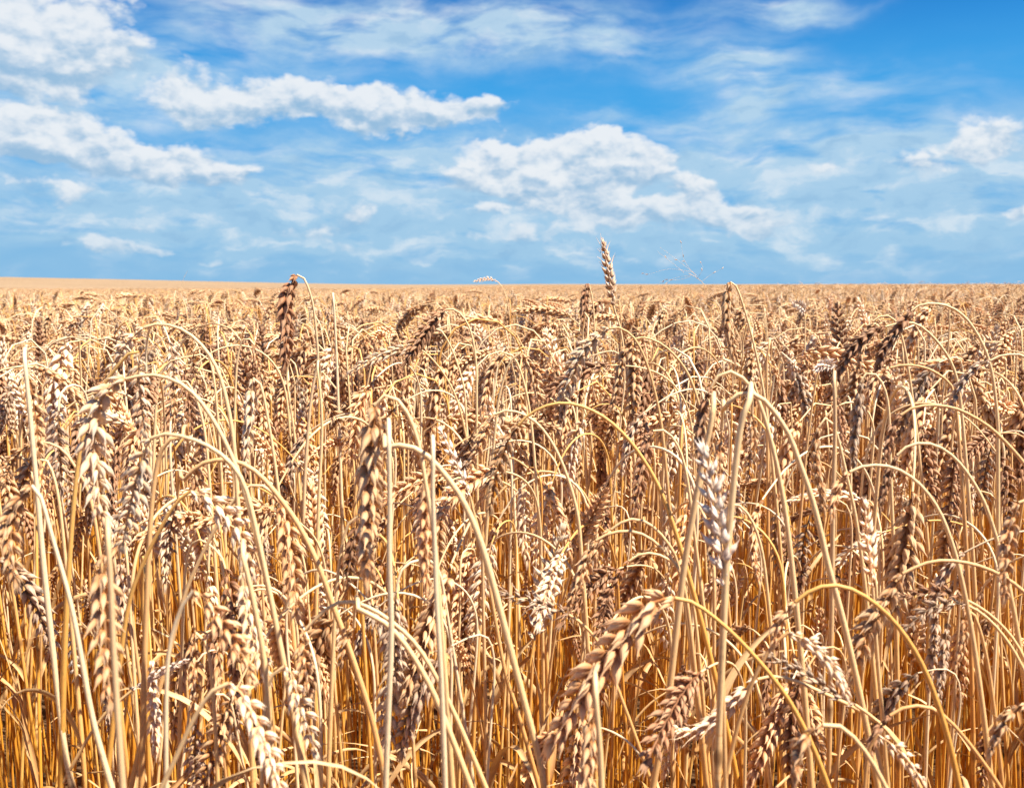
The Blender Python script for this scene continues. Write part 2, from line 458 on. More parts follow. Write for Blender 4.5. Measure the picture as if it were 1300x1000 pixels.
def stalk_curve(r, H, kind='droop', tight=False):
    """stem and ear polylines of one stalk standing at the origin and nodding towards +x"""
    lean = r.normal(.04, .06)
    La = r.uniform(.05, .18) if r.random() < .7 else r.uniform(.18, .26); Le = r.uniform(.066, .096)
    if tight and r.random() < .8: La *= .45
    if kind == 'droop': t1 = R(r.uniform(118, 172)); t2 = R(r.uniform(164, 186))
    elif kind == 'nod': t1 = R(r.uniform(60, 110)); t2 = t1 + R(r.uniform(20, 60))
    else: t1 = R(r.uniform(2, 25)); t2 = t1 + R(r.uniform(0, 20))
    if t2 < t1: t2 = t1 + .1
    def run(S1):
        p = np.zeros(3); c = [p.copy()]; ds = .01
        wob = r0
        n1 = int(S1 / ds)
        for i in range(n1):
            th = lean + .05 * math.sin(i * ds * 5 + wob); p = p + ds * np.array([math.sin(th), .02 * math.sin(i * ds * 4 + wob * 2), math.cos(th)]); c.append(p.copy())
        n2 = max(4, int(La / ds)); dy = wob2
        for i in range(n2):
            f = (i + 1) / n2; f = f * f * (3 - 2 * f)
            th = lean + (t1 - lean) * f
            p = p + ds * np.array([math.sin(th), dy * f, math.cos(th)]); c.append(p.copy())
        e = [p.copy()]; n3 = 8
        for i in range(n3):
            f = (i + 1) / n3; th = t1 + (t2 - t1) * (1 - (1 - f) ** 1.6)
            p = p + Le / n3 * np.array([math.sin(th), dy, math.cos(th)]); e.append(p.copy())
        return np.array(c), np.array(e)
    r0, wob2 = r.uniform(0, 6), r.normal(0, .18)
    S1 = H
    for _ in range(3):
        c, e = run(S1); top = max(c[:, 2].max(), e[:, 2].max()); S1 += H - top
    return c[::3] if (len(c) - 1) % 3 == 0 else np.vstack([c[::3], c[-1:]]), e

def kind_of(r):
    q = r.random(); return 'droop' if q < .84 else 'nod' if q < .94 else 'up'

# ------------------------------------------------------------------ the ground
def sm(x, a, b):
    t = np.clip((x - a) / (b - a), 0, 1); return t * t * (3 - 2 * t)
def terrain(x, y):
    x = np.asarray(x, float); y = np.asarray(y, float)
    rr = np.hypot(x, y); a = np.arctan2(x, np.maximum(y, .01))
    right = .09 * sm(a, .05, .40) * sm(rr, 4, 13) * (1 - .2 * sm(rr, 14, 60))
    dip = -.35 * sm(rr, 18, 70) * sm(-a, -.05, .15)
    left = (3.4 * sm(-a, .03, .62)) * sm(rr, 90, 420) + .5 * sm(rr, 90, 420) * sm(-a, -.25, .1)
    far = .35 * sm(rr, 60, 300) * sm(a, -.2, .2)
    return (right + dip + left + far) * (y > -5) + .012 * np.sin(x * 1.3 + 1) * np.sin(y * .9)

def sheet(r_in, r_out, nr, na, dz, lo=-np.pi, hi=np.pi):
    rad = np.geomspace(r_in, r_out, nr); a = np.linspace(lo, hi, na)
    X = rad[:, None] * np.sin(a)[None]; Y = rad[:, None] * np.cos(a)[None]
    Z = terrain(X, Y) + dz
    V = np.stack([X, Y, Z], -1).reshape(-1, 3)
    q = quads(nr, na, closed=False)
    return V, q

gm, g = new_mat('dry_soil')
tcn = g.new('ShaderNodeTexCoord')
n1 = g.noise(tcn.outputs['Object'], 3.0, 6, .6).outputs[0]; n2 = g.noise(tcn.outputs['Object'], 90.0, 5, .65).outputs[0]
col = g.mix(n1, (.07, .035, .016, 1), (.14, .075, .035, 1))
col = g.mix(g.step(n2, .55, .7), col, (.30, .17, .06, 1))
b = g.new('ShaderNodeBump'); b.inputs['Strength'].default_value = .8; b.inputs['Distance'].default_value = .01
g.l.new(n2, b.inputs['Height']); finish(g, col, .9, 0, b.outputs[0], .1)
V, q = sheet(.05, 3500, 130, 160, 0.0)
centre = len(V); V = np.vstack([V, [[0, 0, float(terrain(0, 0))]]])
cap = np.array([[centre, i + 1, i, i] for i in range(159)])
me = bpy.data.meshes.new('ground')
me.from_pydata(V.tolist(), [], q.tolist() + [[centre, i + 1, i] for i in range(159)]); me.materials.append(gm)
for p in me.polygons: p.use_smooth = True
ground = bpy.data.objects.new('ground', me); ground['kind'] = 'structure'; C.objects.link(ground)

# ------------------------------------------------------------------ individual stalks
def part(name, soup, mats, parent):
    me = mesh_from(name, soup, mats); o = bpy.data.objects.new(name, me)
    C.objects.link(o); o.parent = parent; return o

def thing(name, label, cat, loc, group=None):
    o = bpy.data.objects.new(name, None); o.empty_display_size = .02; o.location = loc
    o['label'] = label; o['category'] = cat
    if group: o['group'] = group
    C.objects.link(o); return o

GROUP = 'ripe wheat stalks standing in the field'
EARPTS = []
def hero(label, Y, tone, stem_px, ear_px, roll=0.0, fat=1.08, smat='stem', tow=0.0, back=0.0, plump=1.0, open_=1.0,
         awns=0.0, leaves=1, name='wheat_stalk', small=None):
    """tow: how far the ear tip comes towards the camera; back: how far the ear hangs behind its stem"""
    r = np.random.default_rng(abs(hash((stem_px[0], ear_px[-1]))) % 2 ** 31)
    up = [at(x, y, Y) for x, y in stem_px]
    # carry the stem on down to the soil, turning gradually upright
    p = up[0].copy(); d = unit(up[0] - up[1]); low = []
    if d[2] > -.25: d = unit(d + np.array([0, 0, -.6]))
    while p[2] > .03:
        d = unit(d + np.array([0, 0, -1]) * .12); p = p + d * .05; low.append(p.copy())
    if low: low[-1][2] = -.01
    pts = np.array(low[::-1] + up)
    n = len(ear_px)
    if back:
        x0, y0 = ear_px[0]; dx = (ear_px[1][0] - x0) * .5
        neck = [at(x0 + dx * (1 - math.cos(q)) * .5, y0 - .009 * math.sin(q) * F / Y + 4 * (1 - math.cos(q)), Y + back * .5 * (1 - math.cos(q))) for q in (0, .5, 1, 1.57, 2.1, 2.6, 3.1)]
        pts = np.vstack([pts, neck]); ear_px = [(x0 + dx, y0 + 20)] + [(x, y + 18) for x, y in ear_px[1:]]
    e = np.array([at(x, y, Y + back - tow * i / (n - 1)) for i, (x, y) in enumerate(ear_px)])
    pts = np.vstack([pts, e[:1]])
    base = pts[0].copy(); base[2] = 0
    t = thing(name, label, 'wheat', base, GROUP)
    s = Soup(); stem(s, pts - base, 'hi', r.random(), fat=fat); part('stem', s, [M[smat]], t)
    hint = np.array([math.cos(roll), math.sin(roll), .25])
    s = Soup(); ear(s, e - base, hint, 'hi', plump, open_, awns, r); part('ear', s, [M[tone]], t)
    for k in range(leaves):
        zz = r.uniform(.28, .62); j = int(np.argmin(abs(pts[:, 2] - zz)))
        s = Soup(); leaf(s, pts[j] - base, r.uniform(0, 6.28), r.uniform(.10, .2), r.uniform(.0035, .008), r, r.uniform(.6, 1.4))
        part('leaf', s, [M['leaf']], t)
    EARPTS.append((label, e.mean(0)))
    return t

HEROES = [
 ('pale stalk arching far left, its ear tip tucked behind a longer hanging ear', .62, 'pale', [(302,640),(297,560),(290,520),(281,481),(266,450),(244,426),(222,414),(200,411),(187,414)], [(183,416),(166,430),(150,452),(141,480)], .3, {}),
 ('long ear of plump pale grains hanging left beneath a smooth amber arch', .55, 'pale', [(330,700),(310,620),(286,560),(268,529),(253,507),(231,487),(205,477),(187,476),(166,479)], [(160,481),(141,490),(125,510),(120,534),(119,567),(123,603),(125,640),(133,658)], .2, {}),
 ('pale ear hanging straight beside a leaning golden straw, left side', .60, 'pale', [(80,900),(84,776),(96,608),(110,534),(130,490),(160,452),(172,443)], [(177,447),(176,480),(180,515),(184,550)], .1, dict(smat='stem_gold')),
 ('long ear of round pale grains hanging below the crossing arches, left', .52, 'pale', [(340,740),(318,640),(305,603),(280,575),(245,557),(210,550),(197,553)], [(192,556),(184,572),(175,600),(168,630),(161,662),(156,692)], .1, dict(plump=1.05)),
 ('slender bleached straw with an ear folded down behind it, far left', .60, 'husk', [(90,990),(82,952),(70,851),(62,780),(54,704),(48,632),(44,589),(41,556),(36,503),(32,465)], [(31,457),(36,462),(42,490),(47,530),(50,570)], .8, dict(back=.05, smat='stem_pale')),
 ('broad shadowed ear drooping at the left edge of the field', .50, 'husk', [(138,985),(118,916),(103,832),(89,760),(70,695),(55,640),(48,622)], [(40,616),(24,636),(13,662),(15,700),(20,738)], .9, dict(plump=1.15, smat='stem_pale')),
 ('thin arch with a small ear falling toward the left edge', .75, 'husk', [(125,690),(118,644),(106,608),(97,596),(88,580),(75,567),(57,561),(44,561)], [(38,564),(24,574),(12,592),(6,615)], .2, {}),
 ('light ear tucked to the right of the slender bleached straw', .72, 'husk', [(84,720),(76,640),(66,596),(56,580)], [(49,583),(51,600),(58,628),(66,662)], 1.2, {}),
 ('tall dark brown ear hooked over above the horizon, left of centre', .95, 'dark', [(385,788),(385,704),(386,632),(390,560),(396,494),(404,461),(402,428),(398,388),(391,364),(384,350)], [(377,349),(371,361),(365,375),(362,397),(364,417),(363,439),(361,460)], 1.1, dict(plump=1.35, smat='stem_pale')),
 ('stalk curled in a narrow hairpin with its ear hanging right', 1.05, 'husk', [(297,600),(298,527),(299,494),(301,459),(306,435),(312,428),(319,432)], [(323,438),(325,454),(332,472),(343,494)], .5, {}),
 ('small greyish ear hanging from a tight little hairpin loop', 1.10, 'grey', [(382,640),(375,560),(369,516),(364,481),(366,461),(371,455),(376,466)], [(378,480),(383,503),(387,525)], .9, {}),
 ('pale ear seen face on in a neat herringbone, beside the hairpin stalks', .75, 'pale', [(362,700),(352,610),(345,560),(334,498),(328,482)], [(321,480),(319,500),(317,530),(313,560),(312,588)], 1.45, dict(plump=1.1)),
 ('dark ear hanging from a short amber hook at left', .90, 'dark', [(196,560),(199,500),(204,474),(213,461),(224,455),(232,457)], [(235,463),(236,483),(240,516),(244,545)], 1.0, {}),
 ('thin brown ear dangling inside the largest left arch', 1.00, 'dark', [(282,620),(276,520),(270,470),(262,446),(252,440)], [(247,446),(244,458),(248,476),(254,496)], .6, {}),
 ('brown ear with a grey bent neck, under the amber arch at left', .85, 'husk', [(268,640),(262,560),(253,516),(242,490),(233,481)], [(227,484),(222,496),(220,518),(222,552)], 1.3, {}),
 ('straight upright straw with a brown ear folded down along both sides', 1.10, 'husk', [(434,640),(430,530),(428,470),(426,424),(424,388)], [(423,379),(421,388),(423,404),(428,428),(435,455)], .9, dict(back=.04, smat='stem_pale', plump=1.15)),
 ('frayed ear with a fluffy cream tuft at its neck', .85, 'husk', [(403,700),(405,620),(409,556),(408,512),(404,478)], [(403,467),(410,478),(417,498),(428,515),(439,532)], .8, dict(back=.02, plump=1.2, open_=1.5)),
 ('short russet ear on an upright straw, its tip facing the camera', 1.20, 'husk', [(452,620),(460,530),(466,490),(473,455),(477,436)], [(478,430),(482,423),(489,418),(497,424)], .4, dict(tow=.06, plump=1.2, open_=1.3)),
 ('dark lined ear slanting down left from a wide arch, pale along its top', 1.05, 'dark', [(606,640),(605,516),(605,468),(601,433),(594,411),(583,396),(573,392)], [(566,393),(552,405),(539,422),(528,438),(516,457)], .7, dict(tow=.03, plump=1.5, open_=1.1)),
 ('pale ear lying almost level behind the russet tipped stalk', 1.08, 'pale', [(600,600),(585,520),(569,483),(552,459),(538,446)], [(530,442),(506,443),(482,451),(462,461),(446,471)], .3, {}),
 ('stalk arched just under the dark slanting ear, ear mostly hidden', 1.12, 'husk', [(594,600),(591,508),(587,483),(576,448),(565,426),(558,418)], [(552,417),(543,426),(537,441),(533,460)], 1.0, {}),
 ('big herringbone ear hanging straight down below a grey brown neck, left of centre', .52, 'husk', [(556,740),(550,668),(542,625),(535,579),(528,550),(519,527),(506,508),(495,501),(484,503),(479,508)], [(476,515),(474,531),(472,560),(470,596),(469,634),(468,668),(466,704),(466,732)], 1.45, dict(plump=1.12, open_=1.15)),
 ('stout cream straw rising vertically beside the big herringbone ear', .47, 'husk', [(490,990),(493,904),(497,808),(496,760),(494,700),(495,640),(494,580)], [(494,552),(489,556),(484,580),(482,620)], .3, dict(back=.10, smat='stem_pale', fat=.92)),
 ('long stout golden straw arching across the middle toward the bottom centre', .50, 'husk', [(690,995),(685,964),(666,892),(647,820),(628,748),(612,692),(598,656),(583,627),(564,601),(545,580),(521,566),(502,565)], [(489,571),(480,582),(474,602),(470,630)], .3, dict(back=.10, fat=1.12)),
 ('bleached straw with a blurred ear hanging directly behind it, centre left', .47, 'husk', [(565,990),(560,856),(554,760),(553,728),(551,668),(549,620),(550,590)], [(550,573),(546,590),(542,622),(540,660),(540,695),(542,725)], 1.2, dict(back=.06, smat='stem_pale', fat=.92)),
 ('mouldy white ear standing upright and leaning left', .65, 'white', [(650,880),(640,850),(612,690),(602,654)], [(597,630),(588,608),(578,586),(569,564),(559,546)], .9, dict(plump=.85, open_=.8)),
 ('brown ear drooping left from the lower of two crossing arches, centre', .72, 'husk', [(745,800),(738,704),(734,654),(722,610),(707,572),(688,543),(671,529),(654,522),(638,521)], [(629,526),(619,541),(610,562),(600,580),(593,600)], .5, dict(plump=1.1)),
 ('long plump grained ear under the widest golden arch of the centre', .66, 'husk', [(866,702),(849,649),(832,608),(808,570),(789,548),(767,529),(743,517),(719,511),(695,514),(671,526)], [(658,540),(643,562),(633,589),(626,615),(624,645)], .3, dict(smat='stem_gold', plump=1.12)),
 ('brown ear hanging left from a pale inverted V of crossed straws', .88, 'husk', [(690,760),(683,644),(676,549),(670,507),(664,481),(656,458),(648,449)], [(640,448),(627,463),(620,483),(615,505),(613,527)], .9, dict(plump=1.1)),
 ('ear hanging right from a pale inverted V of crossed straws', .86, 'husk', [(622,620),(631,520),(635,498),(642,472),(650,455)], [(660,449),(673,463),(679,485),(686,516)], .3, dict(plump=1.1)),
 ('pale ear trailing down left from an arch right of centre', .85, 'pale', [(846,600),(840,540),(832,500),(820,457),(805,428),(791,418),(782,415)], [(774,417),(761,426),(743,441),(732,461),(723,483),(712,504)], .2, dict(plump=1.05)),
 ('brown ear with spread husks below a dark thin neck, right of centre', .86, 'husk', [(903,600),(892,530),(877,481),(862,457),(844,439),(826,430),(812,428)], [(804,431),(796,440),(789,457),(787,476),(781,503),(777,516)], .9, dict(plump=1.15)),
 ('small dark ear folded against its straw, just below the horizon', 1.35, 'dark', [(770,600),(767,555),(763,494),(758,446),(755,421),(753,384),(749,366)], [(747,360),(744,370),(741,390),(741,408),(743,424)], 1.2, dict(plump=1.5)),
 ('upright ear rising above the horizon into the sky', 1.10, 'grey', [(800,520),(794,460),(791,437),(787,413),(781,396)], [(779,388),(776,366),(773,346),(769,325),(766,310)], .9, dict(awns=.7, plump=1.05)),
 ('tiny pale ear lying level on the horizon line, centre', 2.4, 'pale', [(648,470),(648,417),(645,388),(640,369),(635,361)], [(631,357),(622,354),(612,355),(603,357)], .4, {}),
 ('tiny ear nodding right just beneath the horizon, centre', 2.5, 'pale', [(629,450),(631,406),(635,384),(640,370)], [(644,366),(649,370),(655,378)], .4, {}),
 ('tall slim ear hanging from a straw that touches the horizon, right', 1.02, 'husk', [(975,540),(969,494),(961,454),(952,417),(943,386),(936,366),(931,358)], [(927,358),(924,375),(923,397),(925,417),(929,437),(932,452)], 1.2, dict(plump=1.35)),
 ('thin straight straw with its ear hidden behind, right of the tall slim ear', 1.05, 'husk', [(975,640),(974,516),(973,472),(974,450)], [(977,438),(981,440),(986,455),(990,480)], 1.2, dict(back=.04)),
 ('broad dark ear with pinkish upper grains under a thick straw arch', .58, 'dark', [(1012,780),(1003,696),(994,629),(982,571),(970,528),(962,506),(950,487),(936,474),(921,471),(909,480)], [(903,492),(896,507),(890,530),(887,560),(890,592)], 1.1, dict(fat=1.15, plump=1.2, open_=1.25)),
 ('thick straw arching down right across the field, right of centre', .55, 'husk', [(1085,850),(1066,770),(1051,718),(1044,684),(1030,629),(1013,583),(1002,551),(987,529),(972,509),(954,498),(936,500),(924,511)], [(919,525),(915,545),(913,572),(916,602)], .9, dict(back=.07)),
 ('stout straw leaning right to a bare bend under the thick arches', .50, 'husk', [(914,900),(918,800),(922,718),(924,696),(929,636),(934,588),(941,535),(949,512)], [(953,505),(956,510),(958,530),(958,560)], .9, dict(back=.12, fat=1.12)),
 ('stout straw slanting behind a blurred upright pale ear, right of centre', .55, 'husk', [(836,960),(846,910),(858,805),(870,708),(881,648),(890,595),(898,560),(904,530)], [(906,515),(908,518),(905,535),(902,555)], .9, dict(back=.10, fat=1.15)),
 ('blurred upright pale ear in front of slanting straws, right of centre', .50, 'white', [(921,990),(917,850),(919,762)], [(919,745),(916,710),(914,679),(908,640),(901,605),(892,574)], .2, dict(plump=1.05, open_=.8)),
 ('darkest ear, hanging left from the highest arch at right', .85, 'dark', [(1267,640),(1267,564),(1267,540),(1261,480),(1252,447),(1240,423),(1225,402),(1204,388),(1180,385),(1165,388)], [(1157,395),(1142,413),(1130,434),(1122,440),(1114,470)], 1.3, dict(plump=1.5, open_=1.15)),
 ('dark ear sprawling left beneath the highest arch at right', .85, 'dark', [(1224,560),(1216,480),(1198,444),(1180,423),(1160,409),(1138,411)], [(1124,415),(1106,424),(1089,436),(1075,453),(1065,475)], .9, dict(plump=1.5, open_=1.2)),
 ('brown ear with a thin hooked neck left of the highest arch', .95, 'husk', [(1165,560),(1155,480),(1146,430),(1135,404),(1120,400)], [(1108,408),(1098,425),(1093,446),(1090,470)], 1.2, dict(plump=1.4)),
 ('brown ear curled over beneath the darkest ear, right', .80, 'husk', [(1222,620),(1216,540),(1210,492),(1198,480),(1180,468),(1156,463),(1140,464)], [(1130,467),(1115,475),(1105,492),(1101,516)], .9, dict(plump=1.4)),
 ('herringbone ear hanging vertically below a curled brown ear, right', .78, 'grey', [(1134,680),(1130,590),(1129,525),(1123,492),(1111,474),(1100,473)], [(1093,485),(1091,508),(1086,540),(1083,568),(1085,592)], 1.45, dict(plump=1.05)),
 ('bluish grey ear bent down left near the right edge', .78, 'grey', [(1330,500),(1320,470),(1300,451),(1285,450),(1270,451)], [(1257,458),(1240,464),(1226,480),(1214,500),(1206,518)], .5, dict(plump=1.1)),
 ('long level arch reaching from the right edge to a brown ear', .66, 'dark', [(1340,680),(1320,620),(1300,588),(1282,567),(1258,543),(1234,528),(1210,517),(1180,514),(1156,518)], [(1144,527),(1134,541),(1129,564),(1122,586)], .7, dict(plump=1.1)),
 ('ear in shade below the second arch from the right edge', .64, 'dark', [(1300,860),(1290,790),(1275,720),(1258,660),(1246,630),(1228,600),(1210,579),(1189,565),(1168,562),(1150,567)], [(1139,578),(1130,595),(1123,620),(1118,648)], .9, dict(plump=1.1)),
 ('brown ear below the third and lowest arch at right', .60, 'husk', [(1245,880),(1232,790),(1215,710),(1198,660),(1183,633),(1165,612),(1144,597),(1120,590),(1093,592)], [(1079,599),(1068,611),(1060,628),(1056,656)], .6, dict(plump=1.1)),
 ('herringbone ear below a tight hook, between the bare upright straws', .72, 'husk', [(1110,860),(1098,740),(1087,660),(1081,630),(1072,591),(1063,552),(1055,533),(1046,531)], [(1040,542),(1035,565),(1037,592),(1042,618),(1046,645)], 1.4, dict(plump=1.1)),
 ('thin straw ending in a frayed white tip, right of centre', .95, 'white', [(1016,660),(1023,579),(1027,546),(1033,501),(1037,478)], [(1039,470),(1042,464),(1050,463),(1057,466)], .8, dict(tow=.05, open_=1.8)),
 ('white fluffy head on a thin upright straw, right of the tall slim ear', 1.6, 'white', [(1019,560),(1020,510),(1022,429),(1022,404)], [(1021,398),(1019,391),(1013,386),(1007,385)], .8, dict(tow=.03, open_=1.9, plump=1.3)),
 ('bare upright straw with a dark ear behind it, right', .70, 'dark', [(1056,760),(1058,615),(1060,560),(1060,520)], [(1059,484),(1063,488),(1068,510),(1072,550)], 1.2, dict(back=.06, smat='stem_pale')),
 ('blurred pale ear standing upright amid the brown ears, lower right', .58, 'pale', [(1122,930),(1115,850),(1109,765)], [(1108,745),(1104,705),(1100,670),(1098,640)], .5, dict(plump=1.0)),
 ('brown ear hanging at the right edge, halfway down', .55, 'husk', [(1345,760),(1330,680),(1315,640),(1302,630)], [(1293,638),(1283,670),(1278,710),(1275,758)], .5, dict(plump=1.15)),
 ('plump ear hanging lowest at the right edge', .48, 'husk', [(1345,990),(1335,920),(1318,896)], [(1302,893),(1284,903),(1269,925),(1256,955)], .6, dict(plump=1.1)),
 ('largest ear, slanting down left from a golden neck, lower centre', .485, 'husk', [(1052,1000),(1035,955),(1014,910),(990,871),(960,835),(930,803),(900,778),(878,763)], [(857,759),(831,763),(811,781),(792,805),(768,835),(744,868),(725,902),(702,942)], .25, dict(smat='stem_gold', fat=1.12, plump=1.12)),
 ('blurred ear cut off by the bottom edge, below the largest ear', .42, 'husk', [(766,1040),(764,1000),(762,950),(758,905)], [(756,876),(752,900),(748,945),(742,990),(736,1040)], 1.2, dict(back=.05, plump=1.15)),
 ('pale curved ear lying like a hammock right of the largest ear', .56, 'pale', [(1165,1000),(1140,937),(1095,903),(1040,877),(1000,860),(975,858)], [(962,862),(945,878),(927,896),(903,918),(879,932),(853,924)], .4, dict(awns=.6, plump=1.05)),
 ('broad pale ear bending right over a thin dark ear, lower right', .50, 'pale', [(918,1000),(934,930),(951,874),(972,832),(988,810)], [(1000,803),(1013,807),(1033,820),(1051,838),(1066,860),(1075,882)], 1.3, dict(plump=1.2, open_=1.1)),
 ('thin dark ear lying slantwise beneath the broad pale ear', .53, 'grey', [(1168,1000),(1150,960),(1125,925),(1100,904)], [(1085,894),(1060,880),(1033,862),(1005,845),(976,832)], .3, dict(plump=.75, open_=.6, awns=.4)),
 ('stoutest arch at lower right, ending in a few brown grains', .50, 'husk', [(1216,991),(1203,934),(1188,886),(1170,841),(1146,802),(1119,772),(1089,751),(1062,742),(1032,747)], [(1010,764),(998,778),(988,795),(983,815)], .5, dict(fat=1.15, smat='stem_gold')),
 ('striped dark and pale ear hanging from a level arch, lower right', .58, 'husk', [(1330,790),(1310,762),(1290,742),(1260,724),(1224,713),(1188,711),(1164,719)], [(1146,728),(1132,755),(1114,778),(1101,802),(1090,829),(1083,858)], .2, dict(plump=1.12)),
 ('dark ear lying level toward the left from a shared bend, lower right', .62, 'dark', [(1310,860),(1290,815),(1262,784),(1240,768)], [(1228,762),(1200,751),(1172,752),(1144,759)], .4, dict(plump=.95)),
 ('grey ear just under the level dark ear, lower right', .60, 'grey', [(1312,880),(1290,830),(1262,792),(1240,774)], [(1226,767),(1194,766),(1171,779),(1150,798)], .4, dict(plump=1.0)),
 ('ear hanging straight down beside the level dark ear, lower right', .62, 'husk', [(1262,900),(1254,840),(1243,795),(1234,775)], [(1226,772),(1225,790),(1224,812),(1214,845)], 1.0, dict(plump=1.05)),
 ('low amber arch near the bottom right, its ear in shade', .52, 'dark', [(1264,990),(1239,955),(1218,928),(1194,904),(1170,895),(1146,898)], [(1130,908),(1115,926),(1104,950),(1099,980)], .8, {}),
 ('withered papery brown ear at the bottom edge, right', .42, 'husk', [(1130,1010),(1104,961),(1080,931),(1062,919)], [(1044,920),(1024,932),(1013,955),(1009,990)], .9, dict(plump=1.1)),
 ('pale ear with a ragged top sliding right at the bottom edge', .50, 'pale', [(1096,1020),(1100,970),(1106,940)], [(1114,932),(1132,944),(1152,964),(1172,992)], .8, dict(plump=1.0, open_=1.2)),
 ('ear hanging right of a pale arch whose foot leans left, lower left', .62, 'husk', [(166,1000),(178,947),(190,916),(209,851),(231,765),(243,733),(262,692),(282,656),(303,627),(320,615),(334,616)], [(347,626),(361,648),(366,680),(371,712),(374,745),(378,775)], 1.0, dict(plump=1.1)),
 ('blurred ear slanting right from a thick cream straw, lower left', .43, 'husk', [(211,1000),(211,971),(211,880),(216,808),(235,762)], [(246,749),(262,759),(280,788),(297,813),(311,836),(322,860)], .9, dict(smat='stem_pale', fat=.92, plump=1.1)),
 ('ear hidden below a high double arch at left', .58, 'dark', [(474,920),(470,904),(453,851),(436,803),(421,764),(409,728),(387,680),(368,649),(344,618),(325,598),(303,586),(279,583),(255,588),(240,602)], [(230,614),(222,630),(216,655),(215,690)], .5, dict(back=.06)),
 ('long pale ear curving down right below a leaning yellow straw, left', .55, 'pale', [(150,860),(161,776),(173,735),(190,697),(209,661),(225,636)], [(242,623),(263,630),(284,648),(301,668),(313,694),(321,726)], .4, dict(plump=1.15, smat='stem_gold')),
 ('straw crossing in front of a pale ear that hangs behind it, lower left', .50, 'pale', [(346,1000),(342,914),(338,856),(330,803),(318,745)], [(308,704),(312,730),(318,765),(327,798),(340,842)], 1.2, dict(back=.07, plump=1.1)),
 ('straw rising straight then hooking right, ear beneath, left', .58, 'husk', [(183,860),(185,800),(188,720),(191,662),(196,610),(203,575),(216,556)], [(232,556),(245,570),(252,592),(261,622)], .8, dict(back=.05)),
 ('thickest bleached straw, out of focus, with an ear behind, lower left', .385, 'husk', [(156,1000),(151,930),(146,856),(142,775),(140,728),(138,700)], [(137,682),(133,695),(131,735),(133,780),(136,825),(140,872)], .9, dict(back=.05, smat='stem_pale', fat=.95, plump=1.05)),
 ('wide pale ear at the bottom edge, nodding right on a curved straw', .41, 'pale', [(200,1010),(220,969),(239,926),(256,894),(273,873)], [(291,867),(304,876),(318,898),(331,928),(343,960),(356,1000)], 1.3, dict(plump=1.1, open_=1.15)),
 ('brown ear under a low arch that runs right to the bottom centre', .52, 'husk', [(590,935),(560,870),(532,822),(512,801),(491,784),(469,771),(441,762),(419,769),(402,784)], [(388,799),(385,822),(388,850),(394,880)], .9, dict(plump=1.05)),
 ('straw running parallel just beneath the low arch at bottom centre', .50, 'husk', [(600,1005),(575,940),(553,885),(541,861),(520,825),(496,796),(474,781)], [(455,776),(444,784),(438,800),(434,825)], .6, dict(back=.08)),
 ('pale ear with flared husks at lower left of centre', .50, 'pale', [(332,1010),(334,930),(338,880),(346,855)], [(362,845),(372,857),(376,878),(384,900),(391,925),(401,955)], 1.2, dict(plump=1.15, open_=1.2)),
 ('short ear hanging straight beside a blurred slanting ear, lower left', .58, 'husk', [(276,980),(272,900),(266,830),(256,806)], [(248,803),(246,822),(248,850),(247,876),(245,896)], 1.1, dict(plump=1.1)),
 ('white ear lying across the straws, tip to the right, lower left', .60, 'white', [(70,1005),(82,990),(108,942),(134,904),(156,886)], [(168,876),(182,866),(200,854),(220,845),(238,838)], .5, dict(plump=1.0, open_=.7)),
 ('thin white ear dangling small between golden straws, lower left', .90, 'white', [(76,960),(78,860),(80,800),(84,780)], [(88,778),(90,798),(91,820),(95,844),(97,864)], .4, dict(plump=.85)),
 ('very dark ear hanging behind the big herringbone ear', .60, 'dark', [(420,900),(425,780),(432,700),(444,660)], [(455,655),(451,678),(445,705),(440,738)], .9, dict(plump=1.1)),
 ('dark ear with one pale round grain, centre right', .74, 'dark', [(892,760),(884,700),(872,600),(858,560),(842,545)], [(829,547),(822,565),(817,590),(812,620),(806,650)], .7, dict(plump=1.15)),
 ('brown ear under the upper of paired arches, centre right', .66, 'husk', [(874,800),(862,715),(848,690),(830,668),(808,658),(790,662)], [(776,672),(762,690),(748,712),(740,735),(728,760)], .4, dict(plump=1.1)),
 ('brown ear under the lower of paired arches, centre right', .64, 'husk', [(880,830),(868,735),(848,705),(825,682),(798,673),(770,678)], [(757,686),(746,705),(737,725),(728,748),(722,772)], 1.1, dict(plump=1.1)),
 ('slim arch close above the largest ear with its ear in the centre', .70, 'dark', [(890,860),(880,760),(868,730),(850,710),(830,702),(812,703)], [(799,712),(786,730),(775,752),(765,778)], .5, dict(plump=1.05)),
 ('grey ear lying level left of centre above the bottom straws', .62, 'grey', [(775,850),(760,815),(745,797),(732,786)], [(722,780),(702,772),(680,764),(655,757),(640,754)], .3, dict(plump=.9, awns=.5)),
 ('large brown ear drooping at the centre right, in front of golden straws', .70, 'husk', [(975,760),(968,700),(955,660),(938,640)], [(925,640),(912,660),(905,690),(902,725)], .9, dict(plump=1.1)),
]
for (label, Y, tone, sp_, ep_, roll, kw) in HEROES:
    hero(label, Y, tone, sp_, ep_, roll, **kw)

